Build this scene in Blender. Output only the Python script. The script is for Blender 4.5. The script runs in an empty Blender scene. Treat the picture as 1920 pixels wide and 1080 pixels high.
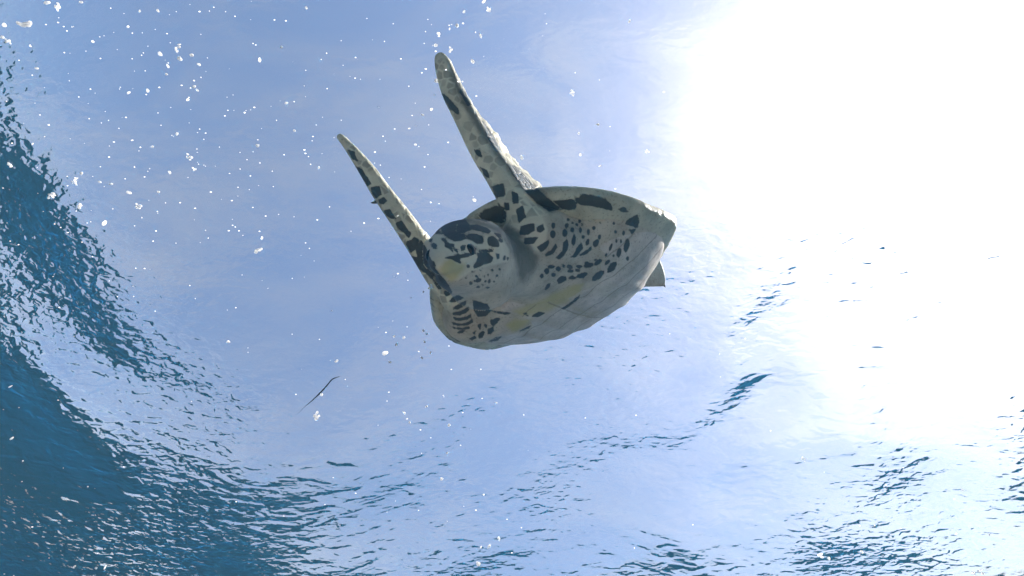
import bpy, bmesh, math, random
import numpy as np
from mathutils import Matrix, Vector
from mathutils.bvhtree import BVHTree

random.seed(7); rng = np.random.default_rng(7)
scene = bpy.context.scene
C = scene.collection

# ------------------------------------------------------------------ camera
W0, H0, FPX = 1920.0, 1080.0, 1090.0            # photo size, focal length in photo pixels
CAM_POS = Vector((0.0, 0.0, -2.1))
UPC = Vector((70, 335, -1090)).normalized()    # world up seen in camera space (zenith pixel)
zc = Vector((UPC.x, UPC.y, UPC.z))
yaw_ref = Vector((1, 0, 0))
xw = (yaw_ref - zc * yaw_ref.dot(zc)).normalized()
yw = zc.cross(xw)
CAM_R = Matrix((xw, yw, zc))                   # camera -> world rotation
cam_data = bpy.data.cameras.new("camera")
cam = bpy.data.objects.new("camera", cam_data); C.objects.link(cam)
cam.matrix_world = Matrix.Translation(CAM_POS) @ CAM_R.to_4x4()
cam_data.sensor_width = 36.0
cam_data.lens = FPX / W0 * 36.0
cam_data.clip_start = 0.02; cam_data.clip_end = 2000
scene.camera = cam

def ray_cam(u, v):
    return np.array([(u - W0 / 2) / FPX, -(v - H0 / 2) / FPX, -1.0])
RW = np.array(CAM_R); CW = np.array(CAM_POS)
def to_world(u, v, d):
    return RW @ (ray_cam(u, v) * d) + CW

# ------------------------------------------------------------------ sky, sun, exposure
SUN_PX = (1762, 228)
dw = RW @ ray_cam(*SUN_PX); dw /= np.linalg.norm(dw)
hz = dw[:2] / np.linalg.norm(dw[:2])
s_in = min(1.16 * math.sqrt(dw[0] ** 2 + dw[1] ** 2), 0.985)
SUN_EL = math.acos(s_in)                       # between the bent and the straight line of sight
sun_dir = Vector((hz[0] * s_in, hz[1] * s_in, math.sin(SUN_EL)))
world = bpy.data.worlds.new("World"); scene.world = world; world.use_nodes = True
nt = world.node_tree; nt.nodes.clear()
sky = nt.nodes.new("ShaderNodeTexSky"); sky.sky_type = 'NISHITA'; sky.sun_disc = False
sky.sun_elevation = SUN_EL; sky.sun_rotation = math.atan2(hz[0], hz[1])
sky.air_density = 1.0; sky.dust_density = 1.25; sky.ozone_density = 0.0
bg = nt.nodes.new("ShaderNodeBackground"); bg.inputs["Strength"].default_value = 0.05
wo = nt.nodes.new("ShaderNodeOutputWorld")
wtc = nt.nodes.new("ShaderNodeTexCoord")                 # thin high cloud over the whole sky
wmp = nt.nodes.new("ShaderNodeMapping"); wmp.inputs["Scale"].default_value = (1.6, 4.0, 2.4); wmp.inputs["Rotation"].default_value = (.3, .2, .6)
wn = nt.nodes.new("ShaderNodeTexNoise"); wn.inputs["Scale"].default_value = 1.5; wn.inputs["Detail"].default_value = 8.0; wn.inputs["Roughness"].default_value = .58; wn.inputs["Distortion"].default_value = 1.2
wr = nt.nodes.new("ShaderNodeMapRange"); wr.inputs[1].default_value = .42; wr.inputs[2].default_value = .78; wr.inputs[4].default_value = .55
wb = nt.nodes.new("ShaderNodeRGBToBW"); wm = nt.nodes.new("ShaderNodeMath"); wm.operation = 'MULTIPLY'; wm.inputs[1].default_value = 1.75
wx = nt.nodes.new("ShaderNodeMix"); wx.data_type = 'RGBA'
nt.links.new(wtc.outputs["Generated"], wmp.inputs[0]); nt.links.new(wmp.outputs[0], wn.inputs["Vector"]); nt.links.new(wn.outputs[0], wr.inputs[0])
nt.links.new(sky.outputs[0], wb.inputs[0]); nt.links.new(wb.outputs[0], wm.inputs[0])
nt.links.new(wr.outputs[0], wx.inputs[0]); nt.links.new(sky.outputs[0], wx.inputs[6]); nt.links.new(wm.outputs[0], wx.inputs[7])
nt.links.new(wx.outputs[2], bg.inputs[0]); nt.links.new(bg.outputs[0], wo.inputs[0])

sl = bpy.data.lights.new("sun", 'SUN'); sl.energy = 5.0; sl.angle = math.radians(0.53); sl.color = (1, 0.96, 0.9)
so = bpy.data.objects.new("sun", sl); C.objects.link(so)
so.rotation_euler = sun_dir.to_track_quat('Z', 'Y').to_euler()

scene.view_settings.view_transform = 'Standard'; scene.view_settings.look = 'None'
scene.view_settings.exposure = 2.36; scene.view_settings.gamma = 1.0
cy = scene.cycles
scene.render.engine = 'CYCLES'
cy.use_denoising = True
cy.max_bounces = 10; cy.diffuse_bounces = 4; cy.glossy_bounces = 4; cy.transmission_bounces = 6
cy.transparent_max_bounces = 12; cy.volume_bounces = 1
cy.sample_clamp_indirect = 4.0; cy.sample_clamp_direct = 0.0
cy.caustics_reflective = True; cy.caustics_refractive = True; cy.blur_glossy = 0.3

# ------------------------------------------------------------------ helpers
def tag(o, label=None, cat=None, group=None, kind=None):
    if label: o["label"] = label
    if cat: o["category"] = cat
    if group: o["group"] = group
    if kind: o["kind"] = kind
    return o

def mat(name):
    m = bpy.data.materials.new(name); m.use_nodes = True
    m.node_tree.nodes.clear()
    return m, m.node_tree
class NB:
    def __init__(s, t): s.t = t
    def n(s, typ, **kw):
        nd = s.t.nodes.new(typ)
        for k, v in kw.items():
            if k.startswith('_'): setattr(nd, k[1:], v)
        for k, v in kw.items():
            if k.startswith('_'): continue
            key = int(k[1:]) if k[0] == 'i' and k[1:].isdigit() else k.replace('__', ' ')
            if isinstance(v, bpy.types.NodeSocket): s.t.links.new(v, nd.inputs[key])
            else: nd.inputs[key].default_value = v
        return nd
    def math(s, op, a, b=0.0, c=0.0, clamp=False):
        nd = s.t.nodes.new("ShaderNodeMath"); nd.operation = op; nd.use_clamp = clamp
        for i, v in enumerate((a, b, c)):
            if isinstance(v, bpy.types.NodeSocket): s.t.links.new(v, nd.inputs[i])
            else: nd.inputs[i].default_value = v
        return nd.outputs[0]
    def ramp(s, v, lo, hi):
        nd = s.t.nodes.new("ShaderNodeMapRange"); nd.interpolation_type = 'SMOOTHSTEP'
        s.t.links.new(v, nd.inputs[0]); nd.inputs[1].default_value = lo; nd.inputs[2].default_value = hi
        return nd.outputs[0]
    def mix(s, f, a, b):
        nd = s.t.nodes.new("ShaderNodeMix"); nd.data_type = 'RGBA'
        for k, v in ((0, f), (6, a), (7, b)):
            if isinstance(v, bpy.types.NodeSocket): s.t.links.new(v, nd.inputs[k])
            else: nd.inputs[k].default_value = v if k == 0 else (*v, 1.0)
        return nd.outputs[2]
    def link(s, a, b): s.t.links.new(a, b)

def mesh_np(name, V, F, smooth=True):
    me = bpy.data.meshes.new(name)
    V = np.asarray(V, np.float32); F = np.asarray(F, np.int32)
    me.vertices.add(len(V)); me.vertices.foreach_set("co", V.ravel())
    n = F.shape[1]
    me.loops.add(F.size); me.loops.foreach_set("vertex_index", F.ravel())
    me.polygons.add(len(F)); me.polygons.foreach_set("loop_start", np.arange(0, F.size, n, dtype=np.int32))
    me.polygons.foreach_set("use_smooth", np.full(len(F), smooth))
    me.update(calc_edges=True); me.validate()
    return me
def link_obj(name, me, m=None, parent=None):
    o = bpy.data.objects.new(name, me); C.objects.link(o)
    if m: me.materials.append(m)
    if parent is not None: o.parent = parent
    return o
def set_attr(me, name, arr):
    a = me.attributes.new(name, 'FLOAT', 'POINT'); a.data.foreach_set("value", np.asarray(arr, np.float32))

# ------------------------------------------------------------------ water surface
def stretched(n, a, R):
    b = math.asinh(R / a)
    t = np.linspace(-1, 1, n)
    return a * np.sinh(b * t)
R_SEA = 140.0
NG = 760
gx = stretched(NG, 2.6, R_SEA) + 0.0
gy = stretched(NG, 2.6, R_SEA) + 0.0
X, Y = np.meshgrid(gx, gy, indexing='ij')
def on_surface(u, v):
    d = RW @ ray_cam(u, v); k = -CW[2] / d[2]
    return CW[0] + d[0] * k, CW[1] + d[1] * k
# wind chop is patchy: (pixel used to find the spot, strength, radius in metres)
CHOP_SPOTS = [((1450, 780), 1.5, .5), ((1300, 960), .6, .6), ((1000, 1010), .9, .8), ((420, 900), .8, 1.1), ((110, 600), .9, .6), ((1850, 1000), .1, 1.0), ((1350, 330), .5, .6), ((1700, 500), .5, .7)]
def chop(X, Y):
    m = np.full_like(X, .22)
    for px_, a, s in CHOP_SPOTS:
        cx, cy_ = on_surface(*px_); m += a * np.exp(-((X - cx) ** 2 + (Y - cy_) ** 2) / (2 * s * s))
    far = np.clip((np.hypot(X, Y) - 3.9) / 2.5, 0, 1)
    return np.maximum(np.minimum(m, 1.7), far)
CH = chop(X, Y)
def sea_height(X, Y):
    r = np.random.default_rng(11)
    Z = np.zeros_like(X)
    wx = X + 0.25 * np.sin(0.9 * Y + 1.3) + 0.12 * np.sin(2.3 * Y - 0.7 * X)
    wy = Y + 0.25 * np.sin(1.1 * X + 0.4) + 0.12 * np.sin(2.7 * X + 0.9 * Y)
    th0 = 0.6
    for lam, slope, n, spread in ((5.0, .035, 4, .5), (2.2, .05, 6, .8), (1.0, .045, 8, 1.1), (0.45, .02, 12, 1.4), (0.20, .010, 14, 1.5)):
        for _ in range(n):
            l = lam * r.uniform(.75, 1.3); th = th0 + r.normal(0, spread); ph = r.uniform(0, 6.28)
            k = 2 * math.pi / l; A = slope / k / math.sqrt(n) * 1.4
            fade = 1.0 / (1.0 + (np.hypot(X, Y) / (lam * 30)) ** 4)
            Z += A * fade * CH * np.sin(k * (wx * math.cos(th) + wy * math.sin(th)) + ph)
    for (u, v), lam, slope, th, s_ in WAVELETS:          # single steep wavelets
        cx, cy_ = on_surface(u, v); k = 2 * math.pi / lam
        dx, dy = X - cx + .05 * np.sin(9 * Y), Y - cy_ + .05 * np.sin(8 * X)
        Z += slope / k * np.exp(-(dx ** 2 + dy ** 2) / (2 * s_ * s_)) * np.cos(k * (dx * math.cos(th) + dy * math.sin(th)))
    for (u, v), s_, h_ in SWELLS:                        # broad rounded swells
        cx, cy_ = on_surface(u, v); Z += h_ * np.exp(-((X - cx) ** 2 + (Y - cy_) ** 2) / (2 * s_ * s_))
    return Z
SWELLS = [((1580, 760), .95, .13), ((200, 130), .8, .07), ((1150, 850), .7, .04)]
WAVELETS = [((1490, 730), .55, .24, .3, .28), ((1440, 810), .42, .20, 1.3, .24), ((1330, 850), .36, .16, .9, .22), ((1600, 900), .5, .24, 2.0, .3), ((1760, 860), .45, .2, 2.5, .3), ((1485, 610), .34, .18, .1, .2),
            ((1150, 920), .55, .14, 1.2, .3), ((1040, 1020), .6, .15, 1.0, .4), ((560, 960), .5, .12, .8, .3), ((240, 660), .8, .14, 2.4, .4), ((1420, 940), .5, .16, 1.8, .3)]
Z = sea_height(X, Y)
V = np.stack([X, Y, Z], -1).reshape(-1, 3)
idx = np.arange(NG * NG).reshape(NG, NG)
F = np.stack([idx[:-1, :-1], idx[1:, :-1], idx[1:, 1:], idx[:-1, 1:]], -1).reshape(-1, 4)
m_sea, t = mat("sea_surface"); b = NB(t)
geo = b.n("ShaderNodeNewGeometry")
def ripple(scale, stretch, rot, detail, dist):
    mp = b.n("ShaderNodeMapping", Vector=geo.outputs["Position"], Rotation=(0, 0, rot), Scale=(scale, scale * stretch, scale))
    return b.n("ShaderNodeTexNoise", Vector=mp.outputs[0], Scale=1.0, Detail=detail, Roughness=.5, Distortion=dist).outputs[0]
r1 = ripple(9.0, 2.2, 0.7, 1.5, .6)
r2 = ripple(22.0, 1.8, 0.4, 1.5, .5)
patch = b.ramp(ripple(1.1, 1.0, 0.2, 2.0, .3), .35, .65)
chp = b.n("ShaderNodeAttribute", _attribute_name="chop").outputs["Fac"]
hgt = b.math('ADD', b.math('MULTIPLY', r1, .0055), b.math('MULTIPLY', b.math('MULTIPLY', r2, .0038), b.math('ADD', .2, b.math('MULTIPLY', patch, 1.2))))
hgt = b.math('MULTIPLY', hgt, chp)
bump = b.n("ShaderNodeBump", Height=hgt, Strength=1.0, Distance=1.0)
fr = b.n("ShaderNodeFresnel", IOR=1.333, Normal=bump.outputs[0])
refr = b.n("ShaderNodeBsdfRefraction", Color=(1, 1, 1, 1), Roughness=0.0, IOR=1.333, Normal=bump.outputs[0])
trans = b.n("ShaderNodeBsdfTransparent", Color=(1, 1, 1, 1))
glos = b.n("ShaderNodeBsdfGlossy", Color=(1, 1, 1, 1), Roughness=0.0, Normal=bump.outputs[0])
mx1 = b.n("ShaderNodeMixShader", Fac=0.5, i1=refr.outputs[0], i2=trans.outputs[0])
mx2 = b.n("ShaderNodeMixShader", Fac=fr.outputs[0], i1=mx1.outputs[0], i2=glos.outputs[0])
out = b.n("ShaderNodeOutputMaterial", Surface=mx2.outputs[0])
sea_me = mesh_np("water_surface", V, F); set_attr(sea_me, "chop", CH.ravel())
sea = link_obj("water_surface", sea_me, m_sea)
tag(sea, kind="structure")

# ------------------------------------------------------------------ seabed
SEABED_Z = -6.0
n = 160
sx = stretched(n, 8.0, R_SEA - 2)
SX, SY = np.meshgrid(sx, sx, indexing='ij')
SZ = SEABED_Z + .12 * np.sin(SX * .7 + .5 * np.sin(SY * .4)) + .1 * np.sin(SY * .9 + SX * .3)
idx = np.arange(n * n).reshape(n, n)
F = np.stack([idx[:-1, :-1], idx[1:, :-1], idx[1:, 1:], idx[:-1, 1:]], -1).reshape(-1, 4)
m_bed, t = mat("bounce_seabed"); b = NB(t)
geo = b.n("ShaderNodeNewGeometry")
nz = b.n("ShaderNodeTexNoise", Vector=geo.outputs["Position"], Scale=.35, Detail=5.0)
ln = b.n("ShaderNodeVectorMath", _operation='LENGTH', i0=geo.outputs["Position"])
dd = b.math('ADD', ln.outputs["Value"], b.math('MULTIPLY', b.math('SUBTRACT', nz.outputs[0], .5), 7.0))
rf = b.ramp(dd, 9.0, 10.0)                       # pale patch put in to bounce light onto the belly, darkened beyond
col = b.mix(rf, (.18, .178, .145), (.012, .02, .018))
df = b.n("ShaderNodeBsdfDiffuse", Color=col)
b.n("ShaderNodeOutputMaterial", Surface=df.outputs[0])
bed = link_obj("seabed", mesh_np("seabed", np.stack([SX, SY, SZ], -1).reshape(-1, 3), F), m_bed)
tag(bed, kind="structure")

# ------------------------------------------------------------------ turtle pose (camera space -> turtle space)
TF = np.array([-0.54296661, 0.17098824, 0.82216195])
TL = np.array([0.75403669, 0.53019902, 0.38770822])
TD = np.array([-0.36961591, 0.8304529, -0.41681177])
TT = np.array([0.09382432, 0.00965345, -1.18314356])
TR = np.stack([TF, TL, TD], 1)                 # turtle axes in camera space
def P(u, v, d):                                # photo pixel at distance d -> turtle space
    return TR.T @ (ray_cam(u, v) * (d + .16) - TT)
def cam_of(V): return V @ TR.T + TT
def pix_of(V):
    q = cam_of(V)
    return np.stack([W0 / 2 + FPX * q[:, 0] / -q[:, 2], H0 / 2 - FPX * q[:, 1] / -q[:, 2]], 1), -q[:, 2]
EYE = TR.T @ (-TT)                             # camera position in turtle space

# ------------------------------------------------------------------ signed-distance modelling
class Field:
    def __init__(s, lo, hi, h):
        s.lo = np.array(lo); s.h = h
        s.n = np.ceil((np.array(hi) - s.lo) / h).astype(int) + 1
        s.g = np.full(s.n, 0.06, np.float32)
    def sub(s, lo, hi):
        a = np.clip(np.floor((np.array(lo) - s.lo) / s.h).astype(int), 0, s.n - 1)
        b_ = np.clip(np.ceil((np.array(hi) - s.lo) / s.h).astype(int) + 1, 1, s.n)
        ax = [(s.lo[i] + s.h * np.arange(a[i], b_[i])).astype(np.float32) for i in range(3)]
        p = np.stack(np.meshgrid(*ax, indexing='ij'), -1)
        return tuple(slice(a[i], b_[i]) for i in range(3)), p
    def blend(s, sl_, d, k):
        g = s.g[sl_]
        h = np.maximum(k - np.abs(g - d), 0) / k
        s.g[sl_] = np.minimum(g, d) - h * h * k * .25
    def carve(s, sl_, d, k):
        g = s.g[sl_]
        h = np.maximum(k - np.abs(g + d), 0) / k
        s.g[sl_] = np.maximum(g, -d) + h * h * k * .25
    def ellipsoid(s, c, r, R=None, k=.02, carve=False):
        c = np.array(c); r = np.array(r); m = max(r) + .05
        sl_, p = s.sub(c - m, c + m)
        q = p - c.astype(np.float32)
        if R is not None: q = q @ np.asarray(R, np.float32)
        k0 = np.sqrt(((q / r) ** 2).sum(-1)); k1 = np.sqrt(((q / r ** 2) ** 2).sum(-1)) + 1e-6
        (s.carve if carve else s.blend)(sl_, k0 * (k0 - 1) / k1, k)
    def cone(s, a, b_, ra, rb, k=.02):
        a = np.array(a); b_ = np.array(b_); m = max(ra, rb) + .05
        sl_, p = s.sub(np.minimum(a, b_) - m, np.maximum(a, b_) + m)
        ab = (b_ - a); L2 = ab @ ab
        tt = np.clip(((p - a.astype(np.float32)) @ ab.astype(np.float32)) / L2, 0, 1)
        d = np.sqrt(((p - a.astype(np.float32) - tt[..., None] * ab.astype(np.float32)) ** 2).sum(-1)) - (ra + (rb - ra) * tt)
        s.blend(sl_, d, k)
    def mesh(s, smooth_it=2):
        import openvdb as vdb
        g = vdb.FloatGrid(0.06); g.copyFromArray(s.g)
        V, Q = g.convertToQuads(0.0)
        V = V.astype(np.float64) * s.h + s.lo
        Q = Q.astype(np.int32)
        if (V[Q[:, 0]] * np.cross(V[Q[:, 1]], V[Q[:, 2]])).sum() < 0: Q = Q[:, ::-1].copy()
        e = np.concatenate([Q[:, [0, 1]], Q[:, [1, 2]], Q[:, [2, 3]], Q[:, [3, 0]]])
        for _ in range(smooth_it):
            acc = np.zeros_like(V); cnt = np.zeros(len(V))
            for ax in range(3):
                acc[:, ax] = np.bincount(e[:, 0], V[e[:, 1], ax], len(V)) + np.bincount(e[:, 1], V[e[:, 0], ax], len(V))
            cnt = np.bincount(e[:, 0], minlength=len(V)) + np.bincount(e[:, 1], minlength=len(V))
            V = V * .5 + .5 * acc / np.maximum(cnt, 1)[:, None]
        return V, Q

def lerp_rows(rows, n):
    rows = np.array(rows, float); t_ = np.linspace(0, len(rows) - 1, n); i = np.minimum(t_.astype(int), len(rows) - 2)
    # Catmull-Rom through the rows
    p0 = rows[np.maximum(i - 1, 0)]; p1 = rows[i]; p2 = rows[i + 1]; p3 = rows[np.minimum(i + 2, len(rows) - 1)]
    f = (t_ - i)[:, None]
    return .5 * (2 * p1 + (p2 - p0) * f + (2 * p0 - 5 * p1 + 4 * p2 - p3) * f ** 2 + (3 * p1 - p0 - 3 * p2 + p3) * f ** 3)

# rows: leading-edge pixel u, v, depth, radius / trailing-edge pixel u, v, depth
LEFT_FLIPPER = [
    (1003, 440, .820, .033, 1062, 400, .93), (980, 402, .825, .029, 1048, 386, .93), (956, 360, .84, .0255, 1024, 360, .93),
    (935, 325, .85, .0240, 992, 330, .93), (910, 289, .86, .0222, 956, 292, .93), (889, 250, .865, .0212, 930, 252, .93),
    (865, 204, .875, .0195, 896, 214, .925), (847, 170, .885, .0180, 874, 180, .92), (834, 132, .89, .0155, 856, 145, .915), (826, 109, .895, .0095, 840, 114, .905)]
RIGHT_FLIPPER = [
    (866, 572, .950, .030, 885, 560, 1.0), (820, 514, .935, .024, 838, 500, 1.0), (786, 460, .925, .022, 806, 448, .99),
    (751, 409, .92, .020, 772, 416, .99), (718, 364, .925, .0175, 728, 366, .985), (690, 322, .93, .0145, 698, 324, .98),
    (664, 287, .94, .010, 676, 294, .97), (647, 267, .945, .006, 656, 272, .96), (637, 256, .95, .0035, 643, 260, .955)]
def flipper(fl, rows, n=46, serr=.0):
    R_ = lerp_rows(rows, n)
    Ls = np.array([P(*r[:3]) for r in R_]); Ts = np.array([P(*r[4:7]) for r in R_])
    for i in range(n):
        d = Ts[i] - Ls[i]
        e = Ls[i] + d * (1 + serr * math.sin(i * 2.1))
        fl.cone(Ls[i], e, max(R_[i, 3] * .62, .0035), .0036, k=.007)
        if i: fl.cone(Ls[i - 1], Ls[i], R_[i - 1, 3], R_[i, 3], k=.004)

H = .0030
body = Field((-.40, -.50, -.24), (.56, .46, .44), H)
# torso, shoulders, neck
body.ellipsoid((-.025, 0, -.002), (.225, .222, .052), k=.02)
body.ellipsoid((-.02, 0, -.018), (.185, .155, .042), k=.04)
SHL = P(1003, 450, .84); SHR = P(884, 588, .985)
body.ellipsoid(SHL, (.055, .055, .048), k=.05)
body.ellipsoid(SHR, (.05, .05, .045), k=.04)
body.cone((.08, .07, 0), SHL, .055, .042, k=.04)
body.cone((.08, -.09, 0), SHR, .055, .045, k=.04)
HB = P(900, 490, .71)                         # back of the head
body.cone((.10, .01, .008), HB - .02 * (HB / np.linalg.norm(HB)), .058, .046, k=.025)
# head frame
TIP = P(822, 482, .535)
hf = TIP - HB; HL = np.linalg.norm(hf); hf /= HL
hu0 = TR.T @ np.array([-.14, 1, .1]); hu = hu0 - hf * (hu0 @ hf); hu /= np.linalg.norm(hu)
hl = np.cross(hu, hf)                          # head left
HR = np.stack([hf, hl, hu], 1)
def hp(a, l, u_): return HB + hf * a * HL + hl * l + hu * u_
flipper(body, LEFT_FLIPPER, serr=.06)
flipper(body, RIGHT_FLIPPER, serr=.03)
def head_loft(tab, uc, k, flat=2.0):                # tab rows: along the axis, half width, half height up, half height down, centre height
    m = .13
    c = HB + hf * HL * .5
    sl_, p_ = body.sub(c - m, c + m)
    q_ = (p_ - HB.astype(np.float32)) @ HR.astype(np.float32)
    T_ = np.array(tab); a_ = q_[..., 0] / HL
    w_ = np.interp(a_, T_[:, 0], T_[:, 1]); hu_ = np.interp(a_, T_[:, 0], T_[:, 2]); hd_ = np.interp(a_, T_[:, 0], T_[:, 3]); c_ = np.interp(a_, T_[:, 0], T_[:, 4])
    du = q_[..., 2] - c_; h_ = np.where(du > 0, hu_, hd_)
    rad = (np.abs(q_[..., 1] / w_) ** flat + np.abs(du / h_) ** flat) ** (1 / flat)
    d_ = (rad - 1) * np.minimum(w_, h_) * .85
    e_ = np.maximum(T_[0, 0] - a_, a_ - T_[-1, 0]) * HL
    body.blend(sl_, np.maximum(d_, e_).astype(np.float32), k)
# cranium, cheeks and upper beak
head_loft([(-.35, .030, .030, .030, 0), (-.2, .046, .044, .040, 0), (0, .054, .052, .045, .002), (.22, .058, .055, .040, .004), (.40, .054, .051, .030, .005), (.54, .046, .042, .022, .004),
           (.68, .036, .033, .017, .001), (.80, .027, .025, .015, -.003), (.90, .018, .017, .014, -.007), (.97, .010, .010, .012, -.010), (1.0, .004, .005, .006, -.012)], 0, .012, 2.3)
# lower jaw
head_loft([(-.2, .030, .02, .030, -.030), (0, .046, .02, .034, -.026), (.25, .047, .02, .030, -.022), (.45, .041, .016, .025, -.020), (.60, .033, .013, .021, -.020), (.74, .024, .010, .016, -.021), (.84, .014, .007, .010, -.022), (.88, .006, .004, .005, -.022)], 0, .004, 2.2)
body.ellipsoid(hp(-.02, 0, -.036), (.045, .044, .036), HR, k=.02)         # throat
for s_ in (1, -1):
    body.ellipsoid(hp(.42, s_ * .044, .022), (.026, .010, .010), HR, k=.010)   # brow ridge
    body.ellipsoid(hp(.47, s_ * .044, .006), (.017, .010, .013), HR, k=.008)   # eyelid
# hind flippers and tail
def hind(rows):
    R_ = lerp_rows(rows, 14)
    for i in range(1, 14): body.cone(R_[i - 1, :3], R_[i, :3], R_[i - 1, 3], R_[i, 3], k=.01)
hk = P(1190, 500, 1.20)
hind([(-.15, .10, .0, .03), (*hk, .020)])
A0, A1 = P(1204, 510, 1.205), P(1204, 530, 1.205)
for q in range(9):                                 # fan of the paddle
    w_ = q / 8.0
    tip_ = P(1231 + 13 * math.sin(.25 + 1.6 * w_), 489 + 45 * w_, 1.235)
    body.cone(A0 * (1 - w_) + A1 * w_, tip_, .010, .0045, k=.006)
hind([(-.17, -.10, .0, .03), (-.23, -.11, .01, .022), (-.27, -.12, .02, .019), (-.30, -.12, .02, .006)])
body.cone((-.20, 0, .0), (-.285, 0, .01), .025, .008, k=.02)
BV, BQ = body.mesh(2)

# carapace
def rim(t_):
    x = .268 * np.cos(t_); y = .2446 * np.sin(t_)
    z = .0695 * np.maximum(np.cos(t_), 0) ** 2 + .0105 * np.maximum(-np.cos(t_), 0) ** 2
    return np.stack([x, y, z], -1)
NT, NR = 288, 40
tt = np.linspace(0, 2 * math.pi, NT, endpoint=False)
RIM = rim(tt)
mar = (tt / (2 * math.pi) * 24) % 1.0
rear = np.clip((-np.cos(tt) + .3) / 1.3, 0, 1)
tooth = 1 + (.004 + .008 * rear) * (np.abs(mar - .5) * 2 - .5) * 1
fl_ = np.exp(-((tt - 5.05) / .35) ** 2)
RIM[:, :2] *= (tooth + .055 * fl_ + .07 * np.exp(-((np.abs(tt - math.pi) - 1.32) / .22) ** 2))[:, None]
seam = np.exp(-((np.minimum(mar, 1 - mar)) / .05) ** 2)
rings = []
for j in range(NR):                             # dome, rim to apex
    r = 1 - j / (NR - 1.0)
    zz = .105 * (1 - r ** 2.2) ** .75
    ring = np.stack([RIM[:, 0] * r - .02 * (1 - r), RIM[:, 1] * r, RIM[:, 2] * r ** 2 + zz + .006], -1)
    if r > .84: ring[:, 2] -= .003 * seam
    rings.append(ring)
rings = rings[::-1]
for j in range(1, 14):                          # under the rim
    r = 1 - j * .024
    ring = np.stack([RIM[:, 0] * r, RIM[:, 1] * r, RIM[:, 2] * (1 - .4 * (1 - r)) - .009 - .05 * (1 - r)], -1)
    ring[:, 2] += .0025 * seam
    rings.append(ring)
Vc = np.concatenate(rings); nr = len(rings)
Fc = []
for j in range(nr - 1):
    a = j * NT + np.arange(NT); a2 = j * NT + (np.arange(NT) + 1) % NT
    Fc.append(np.stack([a, a + NT, a2 + NT, a2], -1))
Fc = np.concatenate(Fc)
if (Vc[Fc[:, 0]] * np.cross(Vc[Fc[:, 1]], Vc[Fc[:, 2]])).sum() < 0: Fc = Fc[:, ::-1].copy()

# plastron: lower shell, a few millimetres proud of the skin
pl = Field((-.30, -.24, -.15), (.28, .24, .02), .003)
pl.ellipsoid((-.025, 0, -.002), (.2275, .2245, .0545), k=.02)
pl.ellipsoid((-.02, 0, -.018), (.1875, .157, .0445), k=.04)
sl_, p_ = pl.sub(pl.lo, pl.lo + pl.h * (pl.n - 1))
plan = np.sqrt(((p_[..., 0] + .045) / .20) ** 2 + (p_[..., 1] / .215) ** 2) - 1
cut = np.maximum(plan * .2, p_[..., 2] + .004)
pl.g[sl_] = np.maximum(pl.g[sl_], cut)
for ky in (.055, -.055, .115, -.115):          # long keels
    d = np.abs(p_[..., 1] - ky * (1 - .5 * np.clip(-p_[..., 0], 0, 1)))
    pl.g[sl_] -= (.0032 * np.exp(-(d / .012) ** 2)).astype(np.float32)
PV, PQ = pl.mesh(2)

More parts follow.
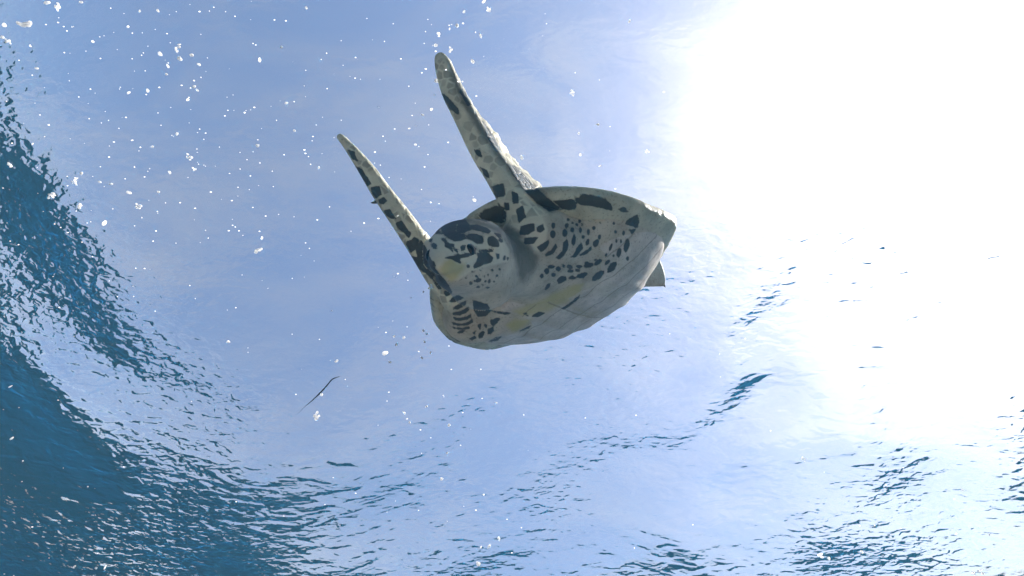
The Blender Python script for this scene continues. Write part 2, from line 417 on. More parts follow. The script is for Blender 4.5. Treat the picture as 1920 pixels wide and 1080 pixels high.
# ------------------------------------------------------------------ skin markings (pigment, with neck shade and forearm sunlight painted in), traced then laid on the skin
def Zm(ox, oy, s, polys): return [[(ox + x / s, oy + y / s) for x, y in p] for p in polys]
def El(ox, oy, s, es):
    r = []
    for e in es:
        cx, cy_, rx, ry = e[:4]; a = math.radians(e[4]) if len(e) > 4 else 0
        r.append([(ox + (cx + rx * math.cos(q) * math.cos(a) - ry * math.sin(q) * math.sin(a)) / s,
                   oy + (cy_ + rx * math.cos(q) * math.sin(a) + ry * math.sin(q) * math.cos(a)) / s) for q in np.linspace(0, 6.283, 9)[:-1]])
    return r
DARK = Zm(740, 360, 6, [
    [(375, 480), (430, 400), (505, 345), (512, 400), (500, 440), (530, 470), (440, 465)],
    [(522, 340), (560, 290), (640, 270), (725, 278), (722, 330), (692, 360), (685, 440), (700, 470), (790, 470), (800, 520), (740, 545), (670, 550), (610, 520), (545, 470), (524, 420)],
    [(738, 300), (790, 310), (840, 370), (850, 430), (800, 440), (790, 462), (708, 462), (698, 420), (714, 360)],
    [(850, 370), (940, 370), (1040, 410), (1080, 440), (1060, 465), (980, 445), (890, 420), (850, 410)],
    [(800, 500), (840, 475), (920, 470), (990, 500), (1000, 560), (985, 580), (930, 580), (870, 545), (820, 525)],
    [(1055, 510), (1110, 495), (1150, 530), (1180, 590), (1170, 615), (1110, 620), (1060, 600), (1045, 560)],
    [(1120, 460), (1190, 480), (1200, 510), (1150, 495)], [(1165, 530), (1210, 530), (1215, 565), (1190, 570)],
    [(520, 520), (560, 520), (590, 560), (620, 580), (640, 620), (660, 680), (620, 640), (570, 610), (560, 570)],
    [(640, 580), (670, 590), (665, 640), (645, 620)], [(675, 640), (710, 640), (710, 680), (685, 675)],
    [(740, 620), (770, 600), (800, 600), (790, 650), (750, 660)],
    [(830, 620), (860, 580), (890, 620), (925, 620), (915, 650), (860, 670), (830, 660)],
    [(560, 742), (640, 722), (740, 706), (830, 686), (910, 662), (912, 692), (820, 727), (740, 744), (650, 752)],
    [(940, 652), (1110, 645), (1100, 668), (1040, 678), (950, 672)],
    [(930, 690), (1000, 685), (1060, 690), (1105, 740), (1080, 790), (1020, 810), (960, 830), (900, 860), (890, 835), (915, 790), (935, 740)],
    [(1140, 690), (1180, 695), (1175, 750), (1155, 750)], [(1225, 720), (1250, 715), (1240, 760), (1220, 765)], [(1260, 735), (1282, 740), (1270, 775)],
    [(640, 750), (680, 745), (720, 750), (745, 800), (700, 785), (660, 770)], [(810, 825), (845, 825), (840, 850), (815, 850)],
    [(330, 640), (370, 660), (390, 730), (430, 780), (465, 830), (430, 825), (380, 770), (335, 710)],
    [(405, 590), (440, 575), (475, 600), (470, 635), (435, 640)], [(388, 533), (420, 528), (425, 560), (395, 562)],
    [(130, 560), (250, 520), (270, 600), (240, 640), (180, 680)], [(210, 740), (285, 720), (400, 900), (440, 1000), (340, 900), (230, 800)]])
DARK += El(740, 360, 6, [(920, 945, 18, 13), (945, 993, 32, 20, -25), (855, 1025, 17, 14), (1065, 1000, 12, 22, 15), (1020, 1005, 13, 11), (870, 898, 16, 10), (800, 965, 15, 10),
    (830, 835, 18, 14), (965, 885, 9, 8), (1050, 930, 9, 8), (1100, 880, 8, 8), (1150, 940, 8, 9), (1010, 950, 9, 7), (900, 1000, 8, 8), (1120, 1010, 9, 8), (990, 1050, 9, 8), (1180, 870, 8, 10), (940, 1070, 20, 10), (1045, 1075, 20, 10)])
DARK += Zm(780, 500, 6, [
    [(305, 285), (350, 262), (405, 280), (390, 315), (340, 330)], [(370, 390), (420, 340), (480, 318), (530, 350), (500, 372), (440, 392), (390, 402)],
    [(415, 462), (470, 428), (520, 400), (560, 385), (565, 420), (530, 450), (470, 475), (420, 480)],
    [(410, 520), (480, 510), (540, 485), (590, 455), (600, 480), (560, 520), (490, 545), (420, 540)],
    [(420, 572), (500, 580), (570, 560), (620, 530), (622, 560), (580, 592), (500, 607), (440, 600)],
    [(400, 622), (450, 637), (530, 642), (600, 620), (630, 590), (640, 620), (590, 652), (500, 664), (420, 652)],
    [(400, 672), (450, 687), (530, 692), (600, 672), (600, 692), (520, 707), (430, 697)], [(470, 742), (510, 715), (550, 720), (520, 747)],
    [(640, 380), (800, 420), (840, 500), (780, 560), (700, 560), (650, 480)],
    [(845, 600), (920, 580), (948, 588), (900, 642), (870, 672), (840, 640)], [(778, 640), (802, 655), (792, 688), (768, 665)],
    [(812, 700), (870, 683), (878, 720), (840, 762), (808, 757)], [(703, 762), (750, 723), (772, 740), (745, 792), (708, 802)],
    [(606, 812), (660, 778), (672, 800), (630, 828)], [(638, 742), (672, 722), (662, 762)], [(690, 660), (730, 640), (722, 705)],
    [(820, 838), (900, 797), (957, 788), (930, 822), (850, 847)], [(850, 490), (950, 510), (1060, 520), (1000, 540), (880, 512)],
    [(1300, 562), (1380, 510), (1452, 520), (1380, 562)], [(1640, 472), (1720, 420), (1845, 318), (1832, 352), (1740, 432), (1660, 477)],
    [(1170, 722), (1292, 662), (1270, 692)], [(1200, 522), (1240, 520), (1262, 557)],
    [(1590, 150), (1630, 115), (1685, 108), (1692, 150), (1640, 182), (1600, 187)], [(1718, 125), (1760, 103), (1802, 125), (1770, 142), (1730, 142)],
    [(1818, 100), (1870, 75), (1922, 68), (1890, 122), (1840, 127)], [(1450, 252), (1480, 195), (1512, 190), (1500, 232), (1460, 262)]])
DARK += Zm(980, 340, 6, [
    [(20, 640), (172, 628), (120, 702), (20, 702)], [(168, 742), (290, 658), (302, 690), (240, 782), (200, 792)],
    [(250, 822), (330, 770), (370, 708), (388, 740), (340, 812), (260, 842)], [(370, 862), (450, 790), (460, 690), (500, 655), (517, 720), (480, 812), (420, 872)],
    [(570, 832), (610, 760), (660, 688), (672, 750), (640, 802), (600, 852), (540, 852)], [(640, 832), (700, 790), (772, 738), (772, 772), (700, 822)],
    [(-30, 510), (60, 480), (130, 478), (132, 550), (60, 592), (-30, 602)], [(165, 520), (230, 480), (242, 540), (200, 572), (165, 562)],
    [(350, 220), (440, 215), (530, 200), (572, 210), (607, 270), (590, 302), (530, 327), (450, 312), (400, 270)],
    [(575, 190), (700, 170), (830, 185), (950, 215), (1000, 270), (1007, 332), (900, 302), (760, 272), (640, 262), (600, 235)],
    [(1180, 430), (1290, 378), (1312, 440), (1292, 522), (1160, 482)], [(1190, 545), (1272, 540), (1230, 592)], [(1060, 300), (1140, 290), (1200, 340), (1120, 345)]])
DARK += El(980, 340, 6, [(345, 495, 20, 30), (340, 595, 30, 42), (475, 580, 27, 42), (495, 500, 20, 28), (555, 545, 17, 25), (575, 660, 20, 60, 5), (650, 550, 13, 30), (740, 570, 13, 35),
    (640, 445, 12, 18), (610, 490, 11, 15), (800, 525, 15, 20), (865, 625, 13, 25), (825, 695, 27, 45, 25), (730, 685, 17, 40, 15), (680, 625, 14, 20), (1045, 570, 11, 20), (1135, 580, 12, 25),
    (1170, 720, 28, 75, 10), (1085, 800, 22, 55, 12), (990, 745, 12, 45, 22), (1055, 670, 10, 18), (1105, 670, 9, 20), (515, 430, 12, 14), (670, 490, 10, 14), (560, 465, 9, 10), (870, 465, 10, 10), (1025, 470, 12, 14),
    (745, 945, 57, 24, -15), (850, 910, 47, 22, -35), (955, 910, 37, 14, -45), (1005, 965, 72, 35, -50), (670, 1055, 62, 24, -15), (850, 1060, 85, 34, -40), (635, 960, 36, 16), (530, 960, 30, 20, 20), (540, 1010, 36, 15),
    (615, 1000, 30, 13, 15), (720, 920, 20, 12), (815, 885, 18, 9, -10), (1180, 870, 14, 22), (400, 985, 28, 26), (460, 950, 16, 18), (345, 1050, 25, 22), (270, 1010, 25, 30), (215, 1065, 18, 25), (440, 1085, 20, 15),
    (320, 960, 40, 18), (940, 830, 10, 18, 20), (1020, 835, 10, 16)])
DARK += Zm(780, 80, 3, [
    [(425, 810), (490, 793), (502, 860), (450, 872)], [(540, 838), (572, 850), (577, 902), (543, 907)], [(562, 940), (600, 918), (617, 980), (580, 1012)], [(465, 900), (520, 903), (527, 942), (480, 935)],
    [(148, 285), (190, 318), (242, 380), (237, 402), (190, 372), (155, 312)], [(360, 700), (400, 718), (412, 762), (385, 747)], [(328, 600), (360, 608), (372, 642), (345, 637)]])
DARK += Zm(600, 240, 3.6, [
    [(345, 402), (400, 393), (417, 450), (380, 472), (350, 442)], [(395, 482), (430, 468), (452, 490), (430, 512), (405, 507)], [(430, 560), (470, 548), (512, 612), (480, 612), (450, 592)],
    [(510, 642), (550, 628), (612, 710), (600, 742), (560, 702), (530, 682)], [(580, 782), (640, 738), (672, 760), (650, 802), (610, 842)], [(236, 258), (280, 278), (330, 350), (347, 380), (320, 392), (270, 312)], [(188, 150), (230, 160), (252, 220), (220, 212)]])
DARK += Zm(760, 480, 12, [[(130, 0), (350, 50), (450, 170), (600, 330), (550, 400), (400, 350), (200, 180)], [(640, 600), (700, 560), (830, 660), (800, 740), (740, 740)]])
DARK += Zm(860, 360, 12, [[(290, 580), (420, 460), (560, 380), (740, 310), (900, 280), (960, 280), (1000, 380), (1060, 640), (1000, 700), (850, 680), (740, 660), (560, 650), (400, 610)], [(860, 480), (960, 420), (1060, 440), (1060, 560), (960, 620), (860, 580)]])
DARK += [[(950, 306), (967, 313), (993, 340), (1013, 360), (1050, 392), (1030, 396), (1008, 382), (985, 358), (966, 334)], [(905, 226), (925, 255), (940, 284), (931, 284), (914, 258)], [(868, 165), (884, 196), (877, 198), (862, 172)], [(778, 462), (790, 452), (800, 468), (806, 492), (822, 512), (838, 530), (846, 545), (832, 542), (806, 516), (786, 492)]]
MID = Zm(780, 80, 3, [[(180, 90), (225, 150), (310, 345), (390, 440), (470, 605), (560, 695), (650, 780), (720, 850), (830, 930), (760, 960), (660, 890), (590, 810), (520, 715), (440, 620), (330, 470), (240, 300), (195, 190)]])
MID += Zm(740, 360, 6, [[(1240, 360), (1400, 440), (1440, 560), (1560, 640), (1640, 720), (1560, 900), (1440, 1020), (1380, 940), (1350, 760), (1300, 600), (1230, 480)], [(480, 300), (760, 270), (1000, 330), (1200, 380), (1220, 480), (1080, 430), (860, 350), (620, 330)]])  # neck patch paints the shade beside the head into the skin; crown is marking
CREAM = Zm(740, 360, 6, [[(370, 480), (520, 480), (620, 550), (800, 530), (900, 560), (1000, 580), (1010, 480), (1200, 520), (1280, 640), (1290, 780), (1180, 800), (1000, 850), (860, 900), (700, 1000), (480, 870), (330, 700), (320, 560)]])
CREAM += [[(905, 300), (950, 300), (985, 355), (1012, 395), (1026, 430), (1020, 472), (1000, 470), (985, 440), (955, 420), (935, 385), (915, 335)]]  # forearm patch: sunlight put into the skin colour
YELLOW = Zm(780, 500, 6, [[(1090, 500), (1250, 430), (1420, 360), (1560, 300), (1780, 190), (1880, 200), (1850, 290), (1700, 400), (1560, 470), (1450, 520), (1300, 560), (1180, 560)], [(1010, 660), (1110, 590), (1300, 590), (1200, 690), (1080, 740)]])
YELLOW += Zm(740, 360, 6, [[(560, 780), (640, 740), (700, 790), (800, 800), (790, 880), (700, 980), (640, 1010), (560, 950), (500, 880)]])

def signed(poly, Q):
    p = np.array(poly); q = np.roll(p, -1, 0); d = np.full(len(Q), 1e9); ins = np.zeros(len(Q), bool)
    for a, b_ in zip(p, q):
        e = b_ - a; w = Q - a
        tt_ = np.clip((w @ e) / (e @ e + 1e-9), 0, 1)
        d = np.minimum(d, ((w - tt_[:, None] * e) ** 2).sum(1))
        c = (a[1] > Q[:, 1]) != (b_[1] > Q[:, 1])
        ins ^= c & (Q[:, 0] < (b_[0] - a[0]) * (Q[:, 1] - a[1]) / ((b_[1] - a[1]) or 1e-9) + a[0])
    d = np.sqrt(d)
    return np.where(ins, d, -d)
def field(polys, Q, lim):
    r = np.full(len(Q), -lim)
    for p in polys:
        a = np.array(p); lo, hi = a.min(0) - lim, a.max(0) + lim
        k = np.nonzero(((Q >= lo) & (Q <= hi)).all(1))[0]
        if len(k): r[k] = np.maximum(r[k], signed(p, Q[k]))
    return np.clip(r, -lim, lim)

parts = [(BV, BQ), (Vc, Fc), (PV, PQ)]
off = 0; allV = []; allF = []
for v_, f_ in parts: allV.append(v_); allF.append(f_ + off); off += len(v_)
bvh = BVHTree.FromPolygons(np.concatenate(allV).tolist(), np.concatenate(allF).tolist())
def normals(V, Q):
    n_ = np.cross(V[Q[:, 2]] - V[Q[:, 0]], V[Q[:, 3]] - V[Q[:, 1]])
    o = np.zeros_like(V)
    for c in range(4):
        for ax in range(3): o[:, ax] += np.bincount(Q[:, c], n_[:, ax], len(V))
    return o / (np.linalg.norm(o, axis=1, keepdims=True) + 1e-12)
def paint(me, V, Q):
    N = normals(V, Q); d = EYE - V; D = np.linalg.norm(d, axis=1); d /= D[:, None]
    cand = np.nonzero((N * d).sum(1) > -.1)[0]
    vis = np.zeros(len(V))
    e = Vector(EYE)
    for i in cand:
        h = bvh.ray_cast(e, Vector(-d[i]))
        if h[0] is not None and h[3] > D[i] - .016: vis[i] = 1
    px, _ = pix_of(V)
    k = np.nonzero(vis > 0)[0]
    dk = np.full(len(V), -6.0); ye = np.full(len(V), -8.0)
    dk[k] = field(DARK, px[k], 6.0); ye[k] = field(YELLOW, px[k], 8.0); cr = np.full(len(V), -8.0); cr[k] = field(CREAM, px[k], 8.0); set_attr(me, "cream", cr); md = np.full(len(V), -8.0); md[k] = field(MID, px[k], 8.0); set_attr(me, "mid", md)
    sc = np.zeros(len(V))
    if len(V) > 60000:
        for rows in (LEFT_FLIPPER, RIGHT_FLIPPER):
            R_ = lerp_rows(rows, 30); L_ = np.array([P(*q_[:3]) * (1 - w_) + P(*q_[4:7]) * w_ for q_ in R_[2:] for w_ in (.1, .6)])
            dm = np.min([((V - l_) ** 2).sum(1) for l_ in L_], axis=0) ** .5
            sc = np.maximum(sc, np.clip((.055 - dm) / .015, 0, 1))
    set_attr(me, "scaly", sc); set_attr(me, "dark", dk); set_attr(me, "yellow", ye); set_attr(me, "seen", vis)

def turtle_mat(name, pale, dark, spot_scale, rough, bump_scale, bump_h, hidden_dark=.5, wrinkle=.0012, seams=None):
    m, t = mat(name); b = NB(t)
    tc = b.n("ShaderNodeTexCoord").outputs["Object"]
    dk = b.n("ShaderNodeAttribute", _attribute_name="dark").outputs["Fac"]
    ye = b.n("ShaderNodeAttribute", _attribute_name="yellow").outputs["Fac"]
    vs = b.n("ShaderNodeAttribute", _attribute_name="seen").outputs["Fac"]
    n1 = b.n("ShaderNodeTexNoise", Vector=tc, Scale=110.0, Detail=4.0).outputs[0]
    n2 = b.n("ShaderNodeTexNoise", Vector=tc, Scale=22.0, Detail=5.0, Roughness=.62).outputs[0]
    n3 = b.n("ShaderNodeTexNoise", Vector=tc, Scale=210.0, Detail=2.0).outputs[0]
    vo = b.n("ShaderNodeTexVoronoi", Vector=tc, Scale=spot_scale).outputs["Distance"]
    hid = b.ramp(vo, hidden_dark, hidden_dark - .12)
    f1 = b.ramp(b.math('ADD', dk, b.math('MULTIPLY', b.math('SUBTRACT', n1, .5), 4.5)), -2.0, 0.4)
    f = b.math('ADD', b.math('MULTIPLY', f1, vs), b.math('MULTIPLY', hid, b.math('SUBTRACT', 1.0, vs)), clamp=True)
    base = b.mix(b.ramp(n2, .3, .75), pale, tuple(c * .62 for c in pale))
    base = b.mix(b.math('MULTIPLY', b.ramp(n3, .56, .70), .5), base, tuple(c * .35 for c in pale))
    crm = b.n("ShaderNodeAttribute", _attribute_name="cream").outputs["Fac"]
    base = b.mix(b.math('MULTIPLY', b.ramp(b.math('ADD', crm, b.math('MULTIPLY', b.math('SUBTRACT', n2, .5), 8.0)), -3, 3), .7), base, (.70, .66, .52))
    base = b.mix(b.math('MULTIPLY', b.ramp(b.math('ADD', ye, b.math('MULTIPLY', b.math('SUBTRACT', n2, .5), 10.0)), -6, 6), .72), base, (.44, .39, .17))
    sca = b.n("ShaderNodeAttribute", _attribute_name="scaly").outputs["Fac"]
    vc = b.n("ShaderNodeTexVoronoi", Vector=tc, Scale=62.0); ve = b.n("ShaderNodeTexVoronoi", _feature='DISTANCE_TO_EDGE', Vector=tc, Scale=62.0)
    base = b.mix(b.math('MULTIPLY', sca, .8), base, b.mix(b.ramp(n2, .3, .75), (.70, .68, .52), (.5, .48, .36)))
    cell = b.math('MULTIPLY', b.ramp(b.n("ShaderNodeSeparateColor", Color=vc.outputs["Color"]).outputs[0], .25, .8), b.ramp(ve.outputs["Distance"], .02, .16))
    base = b.mix(b.math('MULTIPLY', b.math('MULTIPLY', cell, sca), .5), base, (.13, .125, .105))
    mdv = b.n("ShaderNodeAttribute", _attribute_name="mid").outputs["Fac"]
    base = b.mix(b.math('MULTIPLY', b.ramp(b.math('ADD', mdv, b.math('MULTIPLY', b.math('SUBTRACT', n2, .5), 16.0)), -6, 6), .8), base, (.13, .125, .105))
    if seams:
        sp = b.n("ShaderNodeSeparateXYZ", Vector=tc); wob = b.math('MULTIPLY', b.math('SUBTRACT', n2, .5), .02)
        sd_ = b.math('ABSOLUTE', b.math('ADD', sp.outputs[1], b.math('MULTIPLY', wob, .4)))
        for x_ in seams:
            bend = b.math('MULTIPLY', b.math('MULTIPLY', sp.outputs[1], sp.outputs[1]), 1.6)
            sd_ = b.math('MINIMUM', sd_, b.math('ABSOLUTE', b.math('ADD', b.math('ADD', sp.outputs[0], bend), b.math('SUBTRACT', wob, x_))))
        seam_ = b.math('SUBTRACT', 1.0, b.ramp(sd_, .0006, .0035))
        base = b.mix(b.math('MULTIPLY', seam_, .55), base, (.20, .18, .13))
        stain = b.n("ShaderNodeTexNoise", Vector=b.n("ShaderNodeMapping", Vector=tc, Scale=(5.0, 26.0, 10.0)).outputs[0], Scale=1.0, Detail=6.0, Roughness=.65).outputs[0]
        base = b.mix(b.math('MULTIPLY', b.ramp(stain, .45, .72), .55), base, (.34, .29, .17))
    dcol = b.mix(n2, dark, tuple(c * 2.2 for c in dark))
    col = b.mix(b.math('MULTIPLY', f, .95), base, dcol)
    vb = b.n("ShaderNodeTexVoronoi", _feature='DISTANCE_TO_EDGE', Vector=tc, Scale=bump_scale).outputs["Distance"]
    hh = b.math('ADD', b.math('MULTIPLY', b.ramp(vb, 0, .12), bump_h), b.math('MULTIPLY', n1, bump_h * .8))
    hh = b.math('ADD', hh, b.math('MULTIPLY', f1, bump_h * .6))
    hh = b.math('ADD', hh, b.math('MULTIPLY', b.math('MULTIPLY', b.ramp(ve.outputs['Distance'], 0, .2), sca), .0012))
    wr = b.n("ShaderNodeTexNoise", Vector=tc, Scale=55.0, Detail=4.0, Roughness=.6, Distortion=1.0).outputs[0]
    hh = b.math('ADD', hh, b.math('MULTIPLY', wr, wrinkle))
    if seams: hh = b.math('SUBTRACT', hh, b.math('MULTIPLY', seam_, .0012))
    bm = b.n("ShaderNodeBump", Height=hh, Strength=.8, Distance=1.0)
    pr = b.n("ShaderNodeBsdfPrincipled", Base__Color=col, Roughness=rough, Normal=bm.outputs[0])
    pr.inputs["Specular IOR Level"].default_value = .15
    b.n("ShaderNodeOutputMaterial", Surface=pr.outputs[0])
    return m
m_skin = turtle_mat("turtle_skin", (.56, .50, .40), (.030, .038, .042), 30.0, .6, 120.0, .00012)
m_shell = turtle_mat("turtle_carapace", (.55, .53, .40), (.03, .032, .030), 14.0, .45, 24.0, .0003, .55)
m_plas = turtle_mat("turtle_plastron", (.64, .58, .51), (.03, .035, .035), 8.0, .5, 16.0, .0002, .12, .0005, seams=(.105, .04, -.03, -.10, -.165))

turtle = bpy.data.objects.new("sea_turtle", None); C.objects.link(turtle)
M = Matrix([[*TR[i], TT[i]] for i in range(3)] + [[0, 0, 0, 1]])
turtle.matrix_world = cam.matrix_world @ M
tag(turtle, "spotted sea turtle diving with both front flippers raised", "turtle")
for nm, v_, f_, m_ in (("body", BV, BQ, m_skin), ("carapace", Vc, Fc, m_shell), ("plastron", PV, PQ, m_plas)):
    me = mesh_np(nm, v_, f_)
    if len(me.vertices) == len(v_): paint(me, v_, f_)
    link_obj(nm, me, m_, turtle)
# eyes
m_eye, t = mat("turtle_eye"); b = NB(t)
pr = b.n("ShaderNodeBsdfPrincipled", Base__Color=(.012, .012, .014, 1), Roughness=.08)
b.n("ShaderNodeOutputMaterial", Surface=pr.outputs[0])
bm_ = bmesh.new(); bmesh.ops.create_uvsphere(bm_, u_segments=20, v_segments=12, radius=.0088)
eye_me = bpy.data.meshes.new("eye"); bm_.to_mesh(eye_me); bm_.free(); eye_me.materials.append(m_eye)
for p in eye_me.polygons: p.use_smooth = True
rd = TR.T @ ray_cam(884, 467); hit = bvh.ray_cast(Vector(EYE), Vector(rd / np.linalg.norm(rd)))
el = np.array(hit[0] - hit[1] * .0052) - HB; ec = HR.T @ el
for s_ in (1, -1):
    o = bpy.data.objects.new("eye", eye_me); C.objects.link(o); o.parent = turtle
    o.location = HB + HR @ (ec * np.array([1, s_, 1]))

def claw(base, tip, ra):
    base = Vector(base); tip = Vector(tip); ax = (tip - base); n_ = 8; k_ = 6
    e1 = ax.orthogonal().normalized(); e2 = ax.normalized().cross(e1)
    vs_, fs_ = [], []
    for i in range(k_):
        f_ = i / (k_ - 1.0); c = base + ax * f_ + e1 * (.25 * ax.length * f_ * f_)
        for j in range(n_):
            a_ = 6.2832 * j / n_; rr = ra * (1 - f_) ** .7 + .0002
            vs_.append(c + (e1 * math.cos(a_) + e2 * math.sin(a_)) * rr)
    for i in range(k_ - 1):
        for j in range(n_): fs_.append((i * n_ + j, i * n_ + (j + 1) % n_, (i + 1) * n_ + (j + 1) % n_, (i + 1) * n_ + j))
    m_, t_ = mat("turtle_claw"); nb = NB(t_)
    nb.n("ShaderNodeOutputMaterial", Surface=nb.n("ShaderNodeBsdfPrincipled", Base__Color=(.10, .10, .085, 1), Roughness=.4).outputs[0])
    return link_obj("claw", mesh_np("claw", [tuple(v) for v in vs_], fs_), m_, turtle)
claw(P(708, 377, .925), P(696, 384, .915), .0045)
claw(P(1243, 531, 1.235), P(1249, 539, 1.235), .004)

# ------------------------------------------------------------------ water body: haze
m_hz, t = mat("water_haze"); b = NB(t)
pv = b.n("ShaderNodeVolumePrincipled", Color=(.012, .085, .16, 1), Density=.08, Anisotropy=.2)
pv.inputs["Absorption Color"].default_value = (.3, .27, .42, 1)
o_ = b.n("ShaderNodeOutputMaterial", Volume=pv.outputs[0])
lo = Vector((-R_SEA - 5, -R_SEA - 5, SEABED_Z - 1.3)); hi = Vector((R_SEA + 5, R_SEA + 5, -.45))
bm_ = bmesh.new(); bmesh.ops.create_cube(bm_, size=1.0)
for v in bm_.verts: v.co = Vector(((lo[i] + hi[i]) / 2 + v.co[i] * (hi[i] - lo[i]) for i in range(3)))
me = bpy.data.meshes.new("haze"); bm_.to_mesh(me); bm_.free()
hz_o = link_obj("haze", me, m_hz); tag(hz_o, "blue green sea water veil", kind="stuff")

# ------------------------------------------------------------------ drifting white flecks
m_fl, t = mat("foam_fleck"); b = NB(t)
d1 = b.n("ShaderNodeBsdfDiffuse", Color=(.95, .95, .95, 1)); d2 = b.n("ShaderNodeBsdfTranslucent", Color=(.95, .95, .95, 1))
b.n("ShaderNodeOutputMaterial", Surface=b.n("ShaderNodeMixShader", Fac=.8, i1=d1.outputs[0], i2=d2.outputs[0]).outputs[0])
FLECKS = [(45,42,18),(88,5,8),(108,11,6),(8,47,7),(15,78,6),(4,70,5),(152,4,5),(57,86,4),(69,128,5),(300,101,6),(336,85,6),(328,94,6),(337,110,7),(359,103,7),(373,121,5),(315,124,5),(312,139,4),(277,170,6),(364,163,6),(370,169,5),(174,78,4),(241,174,4),(352,187,4),(487,112,6),(574,15,5),(528,88,4),(296,20,5),(262,21,4),(240,50,4),(537,193,5),(552,245,4),(483,273,5),(332,251,4),(286,275,4),(353,294,6),(366,316,6),(318,323,4),(140,339,6),(152,325,6),(187,341,5),(208,345,5),(147,385,8),(95,366,7),(242,361,6),(258,386,7),(196,418,6),(20,310,7),(61,270,4),(297,360,4),(482,468,9),(491,447,4),(817,85,7),(845,93,6),(819,152,8),(886,115,8),(901,67,6),(857,48,6),(843,54,4),(870,22,5),(916,19,6),(822,63,5),(907,3,5),(792,215,5),(809,205,4),(779,271,4),(889,375,5),(598,314,4),(1072,174,6),(1121,233,6),(1180,40,5),(1213,282,6),(978,295,7),(1088,290,4),(1085,250,4),(1125,311,4),(807,535,8),(794,547,4),(794,620,4),(800,626,4),(796,641,5),(807,661,4),(791,671,4),(722,662,9),(744,646,6),(757,633,5),(731,679,5),(631,677,5),(592,780,8),(603,740,5),(739,631,4),(800,762,4),(758,774,4),(768,792,4),(428,641,5),(842,797,5),(839,849,4),(828,898,5),(930,755,4),(917,1025,6),(897,1057,7),(937,1011,6),(902,1026,4),(1540,1041,6),(1554,1047,5),(1616,1035,5),(1842,1070,9),(1826,1072,6),(1855,1002,4),(1805,919,4),(1507,860,6),(22,822,4),(19,725,4),(155,1046,4),(140,1062,4),(180,1065,4),(197,1064,4)]
def blob(rs, seed, lumps):
    q = np.random.default_rng(seed); bm_ = bmesh.new()
    for _ in range(lumps):
        c = Vector(q.normal(0, .55 if lumps > 1 else 0, 3)); k = q.uniform(.5, .8) if lumps > 1 else 1.0
        mm = Matrix.Translation(c) @ Matrix.Rotation(q.uniform(0, 6.28), 4, Vector(q.normal(0, 1, 3)).normalized()) @ Matrix.Diagonal((k * q.uniform(.9, 1.4), k, k * q.uniform(.5, .8), 1))
        bmesh.ops.create_icosphere(bm_, subdivisions=2, radius=1.0, matrix=mm)
    for v in bm_.verts: v.co *= 1 + .18 * math.sin(v.co.x * 3.1 + seed) * math.cos(v.co.y * 2.7 - seed)
    me = bpy.data.meshes.new("foam_fleck"); bm_.to_mesh(me); bm_.free()
    for p in me.polygons: p.use_smooth = True
    me.materials.append(m_fl)
    return me
SMALL = [blob(1, k, 1) for k in range(5)]; BIG = [blob(1, 20 + k, 3 + k % 3) for k in range(5)]
for i, (u, v, sz) in enumerate(FLECKS):
    d = rng.uniform(.75, 1.55)
    if 780 < u < 920 and v < 420: d = rng.uniform(1.15, 1.4)
    o = bpy.data.objects.new("foam_fleck", (BIG if sz >= 6 and rng.random() < .6 else SMALL)[i % 5]); C.objects.link(o)
    o.location = to_world(u, v, d); k = sz * .5 * d / FPX * 1.2
    o.scale = (k * rng.uniform(.9, 1.5), k, k * rng.uniform(.7, 1.0)); o.rotation_euler = rng.uniform(0, 6.28, 3)
    lab = "white foam fleck drifting against open blue sky seen through calm water"
    grp = "white flecks in the open blue"
    if i == 0: lab, grp = "largest white crescent of foam drifting under the surface", None
    elif 780 < u < 925 and v < 300: lab, grp = "white foam fleck beside the raised broad flipper tip", "white flecks by the flipper tip"
    elif 780 < u < 825 and 500 < v < 700: lab, grp = "white foam fleck beside the rounded front edge of the turtle shell", "white flecks by the shell edge"
    elif 580 < u < 770 and 620 < v < 800: lab, grp = "white foam fleck near the dark ripple crease", "white flecks by the ripple crease"
    elif v > 900 or (u < 200 and v > 600): lab, grp = "white foam fleck drifting before dark rippled teal water", "white flecks before the teal water"
    elif u > 950: lab, grp = "white foam fleck between the turtle shell and the bright sun glare", "white flecks near the glare"
    tag(o, lab, "fleck", grp)
# the largest fleck is a curved flake
bm_ = bmesh.new()
for k in range(9):
    a_ = -1.2 + k * .3; w_ = .55 - .05 * abs(k - 5)
    c = RW @ np.array([math.sin(a_) * 1.5, -(math.cos(a_) * .8) + .05 * (k % 2), .1 * math.sin(k * 1.7)])
    bmesh.ops.create_icosphere(bm_, subdivisions=2, radius=w_ * (1 + .12 * math.sin(k * 2.3)), matrix=Matrix.Translation(Vector(c)))
me = bpy.data.meshes.new("foam_fleck"); bm_.to_mesh(me); bm_.free(); me.materials.append(m_fl)
for p in me.polygons: p.use_smooth = True
big = bpy.data.objects["foam_fleck"]; big.data = me; big.rotation_euler = (0, 0, 0); big.location = to_world(45, 40, 1.1); big.scale = (8.5 * 1.1 / FPX,) * 3
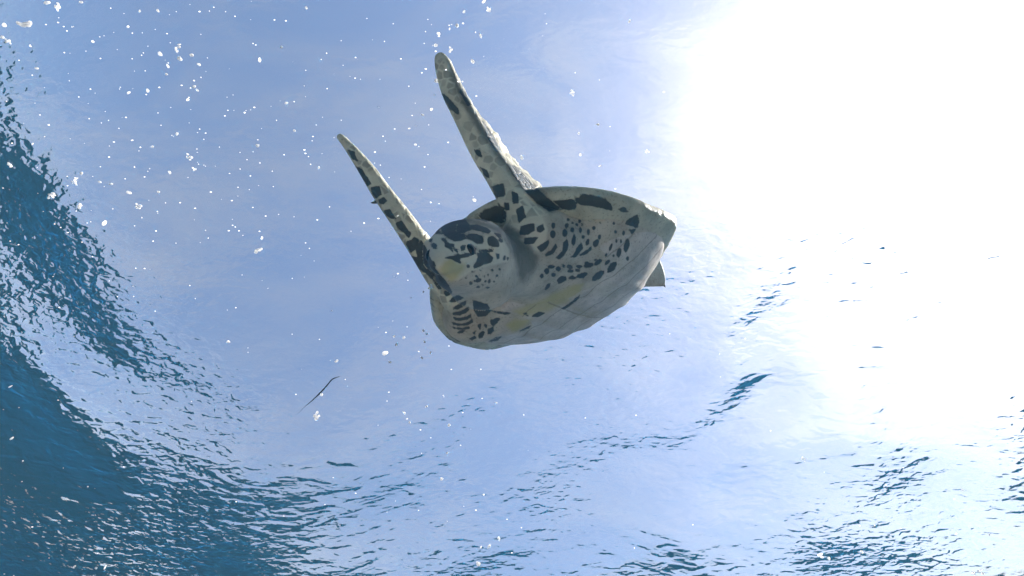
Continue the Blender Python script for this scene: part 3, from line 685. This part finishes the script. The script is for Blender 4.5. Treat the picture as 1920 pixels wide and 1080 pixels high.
# the countless finer specks
q = np.random.default_rng(5); bm_ = bmesh.new()
for i in range(520):
    w_ = q.random()
    if w_ < .55: u, v = q.normal(330, 230), q.normal(230, 190)
    elif w_ < .75: u, v = q.normal(780, 90), q.uniform(0, 1000)
    else: u, v = q.uniform(0, 1920), q.uniform(0, 1080)
    d = q.uniform(.8, 1.8); r_ = q.uniform(.5, 1.35) * d / FPX
    bmesh.ops.create_icosphere(bm_, subdivisions=1, radius=r_, matrix=Matrix.Translation(to_world(u, v, d)) @ Matrix.Diagonal((q.uniform(.8, 2.0), 1, q.uniform(.6, 1), 1)))
me = bpy.data.meshes.new("fine_specks"); bm_.to_mesh(me); bm_.free(); m_f2, t = mat("faint_speck"); b = NB(t)
d1 = b.n("ShaderNodeBsdfTranslucent", Color=(.95, .95, .95, 1)); d2 = b.n("ShaderNodeBsdfTransparent")
b.n("ShaderNodeOutputMaterial", Surface=b.n("ShaderNodeMixShader", Fac=.5, i1=d1.outputs[0], i2=d2.outputs[0]).outputs[0])
me.materials.append(m_f2)
o = link_obj("fine_specks", me); tag(o, "fine white specks suspended through the sea water", "specks", kind="stuff")
# added dark strand standing in for a ripple crease in the surface
m_w, t = mat("ripple_crease"); b = NB(t)
b.n("ShaderNodeOutputMaterial", Surface=b.n("ShaderNodeBsdfPrincipled", Base__Color=(.05, .075, .08, 1), Roughness=.6).outputs[0])
pts = lerp_rows([(557, 778, .1), (572, 762, .6), (583, 753, 1.3), (598, 739, 1.9), (612, 724, 1.9), (622, 712, 1.7), (630, 708, 1.3), (637, 706, .4)], 40)
bm_ = bmesh.new(); prev = None; dpt = 1.5
for i, (u, v, w_) in enumerate(pts):
    c = Vector(to_world(u, v, dpt)); a = pts[min(i + 1, 39)] - pts[max(i - 1, 0)]
    tg = Vector(RW @ np.array([a[0], -a[1], 0])).normalized(); n1 = Vector(RW @ np.array([0, 0, 1.0])); n2 = tg.cross(n1)
    rr = w_ * .75 * dpt / FPX * random.uniform(.8, 1.2)
    ring = [bm_.verts.new(c + (n1 * math.cos(k * 1.0472) * .5 + n2 * math.sin(k * 1.0472)) * rr) for k in range(6)]
    if prev:
        for k in range(6): bm_.faces.new((prev[k], prev[(k + 1) % 6], ring[(k + 1) % 6], ring[k]))
    prev = ring
me = bpy.data.meshes.new("crease_strand"); bm_.to_mesh(me); bm_.free()
o = link_obj("crease_strand", me, m_w); tag(o, "thin dark wavy strand standing in for a ripple crease below the turtle", "ripple_crease")
